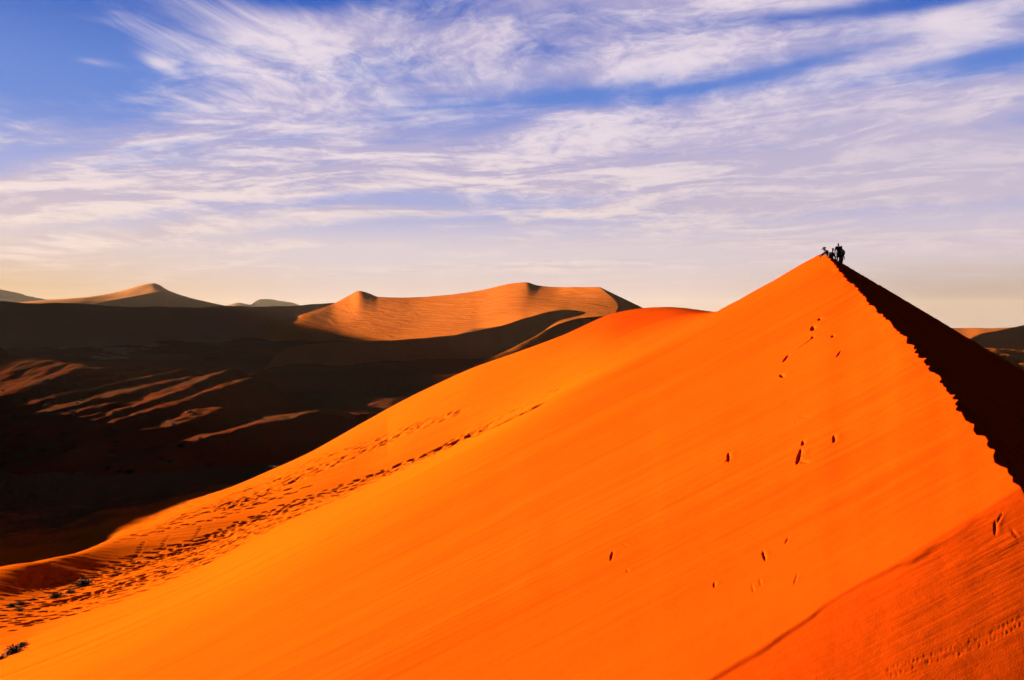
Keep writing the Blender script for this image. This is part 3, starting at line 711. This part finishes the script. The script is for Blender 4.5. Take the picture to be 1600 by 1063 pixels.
    if hat:
        b = bmesh.new(); M = Matrix.Translation(hd + upv * .055) @ rot.to_matrix().to_4x4()
        bmesh.ops.create_cone(b, cap_ends=True, segments=28, radius1=.16 if hat == 'brim' else .105, radius2=.15 if hat == 'brim' else .1, depth=.014, matrix=M)
        ball(b, hd + upv * .065, .103, (.86, .98, .85), rot, 20)
        if hat == 'cap': ball(b, hd + upv * .05 + fd * .12, .07, (.95, 1., .12), rot)
        solid('hat', b, M_hat, root, None)
    if pack:
        b = bmesh.new(); c = pel.lerp(ch, .62) - pack * .2
        ball(b, c, .17, (.95, .6, 1.35)); ball(b, c - V3((0, 0, .1)) - pack * .06, .11, (1, .6, .8)); solid('backpack', b, M_black, root, .014, 4)
    return root
def ground_z(x, y):
    u = x / y; j = int(np.clip(np.searchsorted(NB['uc'], u), 1, len(NB['uc']) - 1)); k = int(np.clip(np.searchsorted(NB['yr'], y), 1, len(NB['yr']) - 1)); return float(NB['Z'][k, j])
SC = [63 / F]
def at(px, row, px0, row0, dy=0.): return ((px - px0) * SC[0], dy, (row0 - row) * SC[0])
def place(px, y):
    SC[0] = y / F; u = (px - 800) / F; x = u * y; z = ground_z(x, y); v = z / y; row = 531.5 - (v * cp + sp) / (cp - v * sp) * F
    print('person at', px, 'ground row', round(row, 1)); return (x, y, z), row
# a: crouching over the edge, one arm reaching down the lit side
o, r0 = place(1294, 54.5); p = lambda x, r, d=0.: at(x, r, 1294, r0, d)
g = lambda x, z, d=0.: (x, d, z)
person(o, dict(pel=p(1293.6, 400.5), chest=p(1289.2, 394.2, -.05), neck=p(1287.4, 392.4, -.08), head=p(1285.2, 389.6, -.12), face=(-.85, -.35, -.25),
    shl=p(1287.4, 394.0, -.22), ell=p(1283.6, 396.6, -.2), wrl=p(1279.6, 398.8, -.15), shr=p(1289.0, 393.0, .14), elr=p(1286.6, 397.6, .22), wrr=p(1283.6, 400.2, .2),
    hpl=p(1293.4, 401.6, -.12), knl=p(1288.6, 404.4, -.14), anl=p(1294.0, 409.3, -.05), toel=p(1290.6, 410.0, -.1), hpr=p(1294.6, 401.2, .12), knr=p(1291.0, 405.4, .18), anr=p(1296.2, 409.8, .15), toer=p(1292.9, 410.4, .15)),
    M_navy, M_black, M_hair, 'leftmost person on the peak, in a hat, leaning with one arm down the lit side', hat='brim')
# b: half sitting on the dark side, head turned down to the left
o, r0 = place(1299, 54.0); p = lambda x, r, d=0.: at(x, r, 1299, r0, d)
person(o, dict(pel=p(1297.6, 405.6, 0), chest=p(1297.0, 397.8, -.06), neck=p(1297.6, 395.2, -.08), head=p(1298.2, 391.0, -.1), face=(-.6, -.8, -.3),
    shl=p(1294.0, 396.6, -.05), ell=p(1292.9, 401.6, -.12), wrl=p(1295.2, 405.4, -.22), shr=p(1300.6, 397.0, -.03), elr=p(1302.2, 401.6, -.12), wrr=p(1303.0, 405.6, -.16),
    hpl=p(1296.2, 407.0, -.02), knl=p(1294.0, 406.6, -.38), anl=p(1295.0, 414.0, -.42), toel=p(1294.0, 415.0, -.58), hpr=p(1299.2, 407.0, -.02), knr=p(1299.6, 407.4, -.38), anr=p(1299.0, 415.6, -.42), toer=p(1298.6, 416.6, -.58)),
    M_char, M_black, M_hair, 'bareheaded person crouching low between the hat wearer and the tallest person')
# c: tallest, standing and stepping up with bowed head
o, r0 = place(1307.5, 63.2); p = lambda x, r, d=0.: at(x, r, 1307.5, r0, d); q0 = r0
K_ = (r0 - 381.2) / 33.5
def pc(x, h, d=0.): return ((x - 1307.5) * SC[0], d, h * (r0 - 381.2) * SC[0] / 1.70)
person(o, dict(pel=pc(1308.0, .92), chest=pc(1307.6, 1.24, -.03), neck=pc(1307.4, 1.42, -.05), head=pc(1306.9, 1.57, -.09), face=(-.5, -.75, -.35),
    shl=pc(1304.2, 1.38, -.02), ell=pc(1302.6, 1.10, -.05), wrl=pc(1301.6, .84, -.16), shr=pc(1311.4, 1.38, .0), elr=pc(1312.6, 1.10, .02), wrr=pc(1312.2, .86, -.14),
    hpl=pc(1306.4, .88, -.02), knl=pc(1305.6, .50, -.18), anl=pc(1306.0, .09, -.05), toel=pc(1305.4, .03, -.2), hpr=pc(1309.6, .88, 0), knr=pc(1310.0, .48, -.08), anr=pc(1310.2, .02, .12), toer=pc(1310.0, -.04, 0)),
    M_navy, M_black, M_hair, 'tallest person standing on the peak in dark jacket and shorts, head bowed', shorts=True)
# d: behind on the right, arm hanging out
o, r0 = place(1313, 64.6); S2 = 64.6 / F
def pd(x, h, d=0.): return ((x - 1313) * S2, d, h)
hh = (r0 - 384.6) * S2 / 1.68
def pe(x, h, d=0.): return ((x - 1313) * S2, d, h * hh)
person(o, dict(pel=pe(1312.8, .9), chest=pe(1312.4, 1.22, -.02), neck=pe(1312.4, 1.40, -.02), head=pe(1312.2, 1.55, -.04), face=(-.7, -.6, -.2),
    shl=pe(1309.2, 1.36, 0), ell=pe(1308.4, 1.08, -.04), wrl=pe(1309.0, .84, -.12), shr=pe(1314.8, 1.34, 0), elr=pe(1316.2, 1.02, .02), wrr=pe(1317.2, .70, -.04),
    hpl=pe(1311.4, .86, 0), knl=pe(1311.2, .47, -.12), anl=pe(1311.2, .07, 0), toel=pe(1310.8, .02, -.15), hpr=pe(1314.2, .86, 0), knr=pe(1314.4, .46, -.04), anr=pe(1314.4, -.04, .12), toer=pe(1314.2, -.1, 0)),
    M_green, M_char, M_hair, 'rightmost person on the peak, standing behind the tallest one, arm hanging down', pack=V3((.5, -.8, 0)) * -1, hair_long=1.)

# ------------------------------------------------------------------ dusty air
def build_haze():
    me = bpy.data.meshes.new('haze'); bm = bmesh.new(); bmesh.ops.create_cube(bm, size=1)
    for v in bm.verts: v.co = Vector((v.co.x * 28000, v.co.y * 28000, -277 + (v.co.z + .5) * 495))
    bm.to_mesh(me); bm.free(); o = bpy.data.objects.new('haze', me); col.objects.link(o)
    mt = bpy.data.materials.new('air'); mt.use_nodes = True; nt = mt.node_tree; nt.nodes.clear()
    v = nt.nodes.new('ShaderNodeVolumePrincipled'); v.inputs['Color'].default_value = (.9, .76, .63, 1); v.inputs['Density'].default_value = HAZE
    v.inputs['Anisotropy'].default_value = 0.0
    ou = nt.nodes.new('ShaderNodeOutputMaterial'); nt.links.new(v.outputs[0], ou.inputs['Volume']); me.materials.append(mt)
    tag(o, 'thin warm dusty air over the dunes and valley', 'haze', kind='stuff')
build_haze()
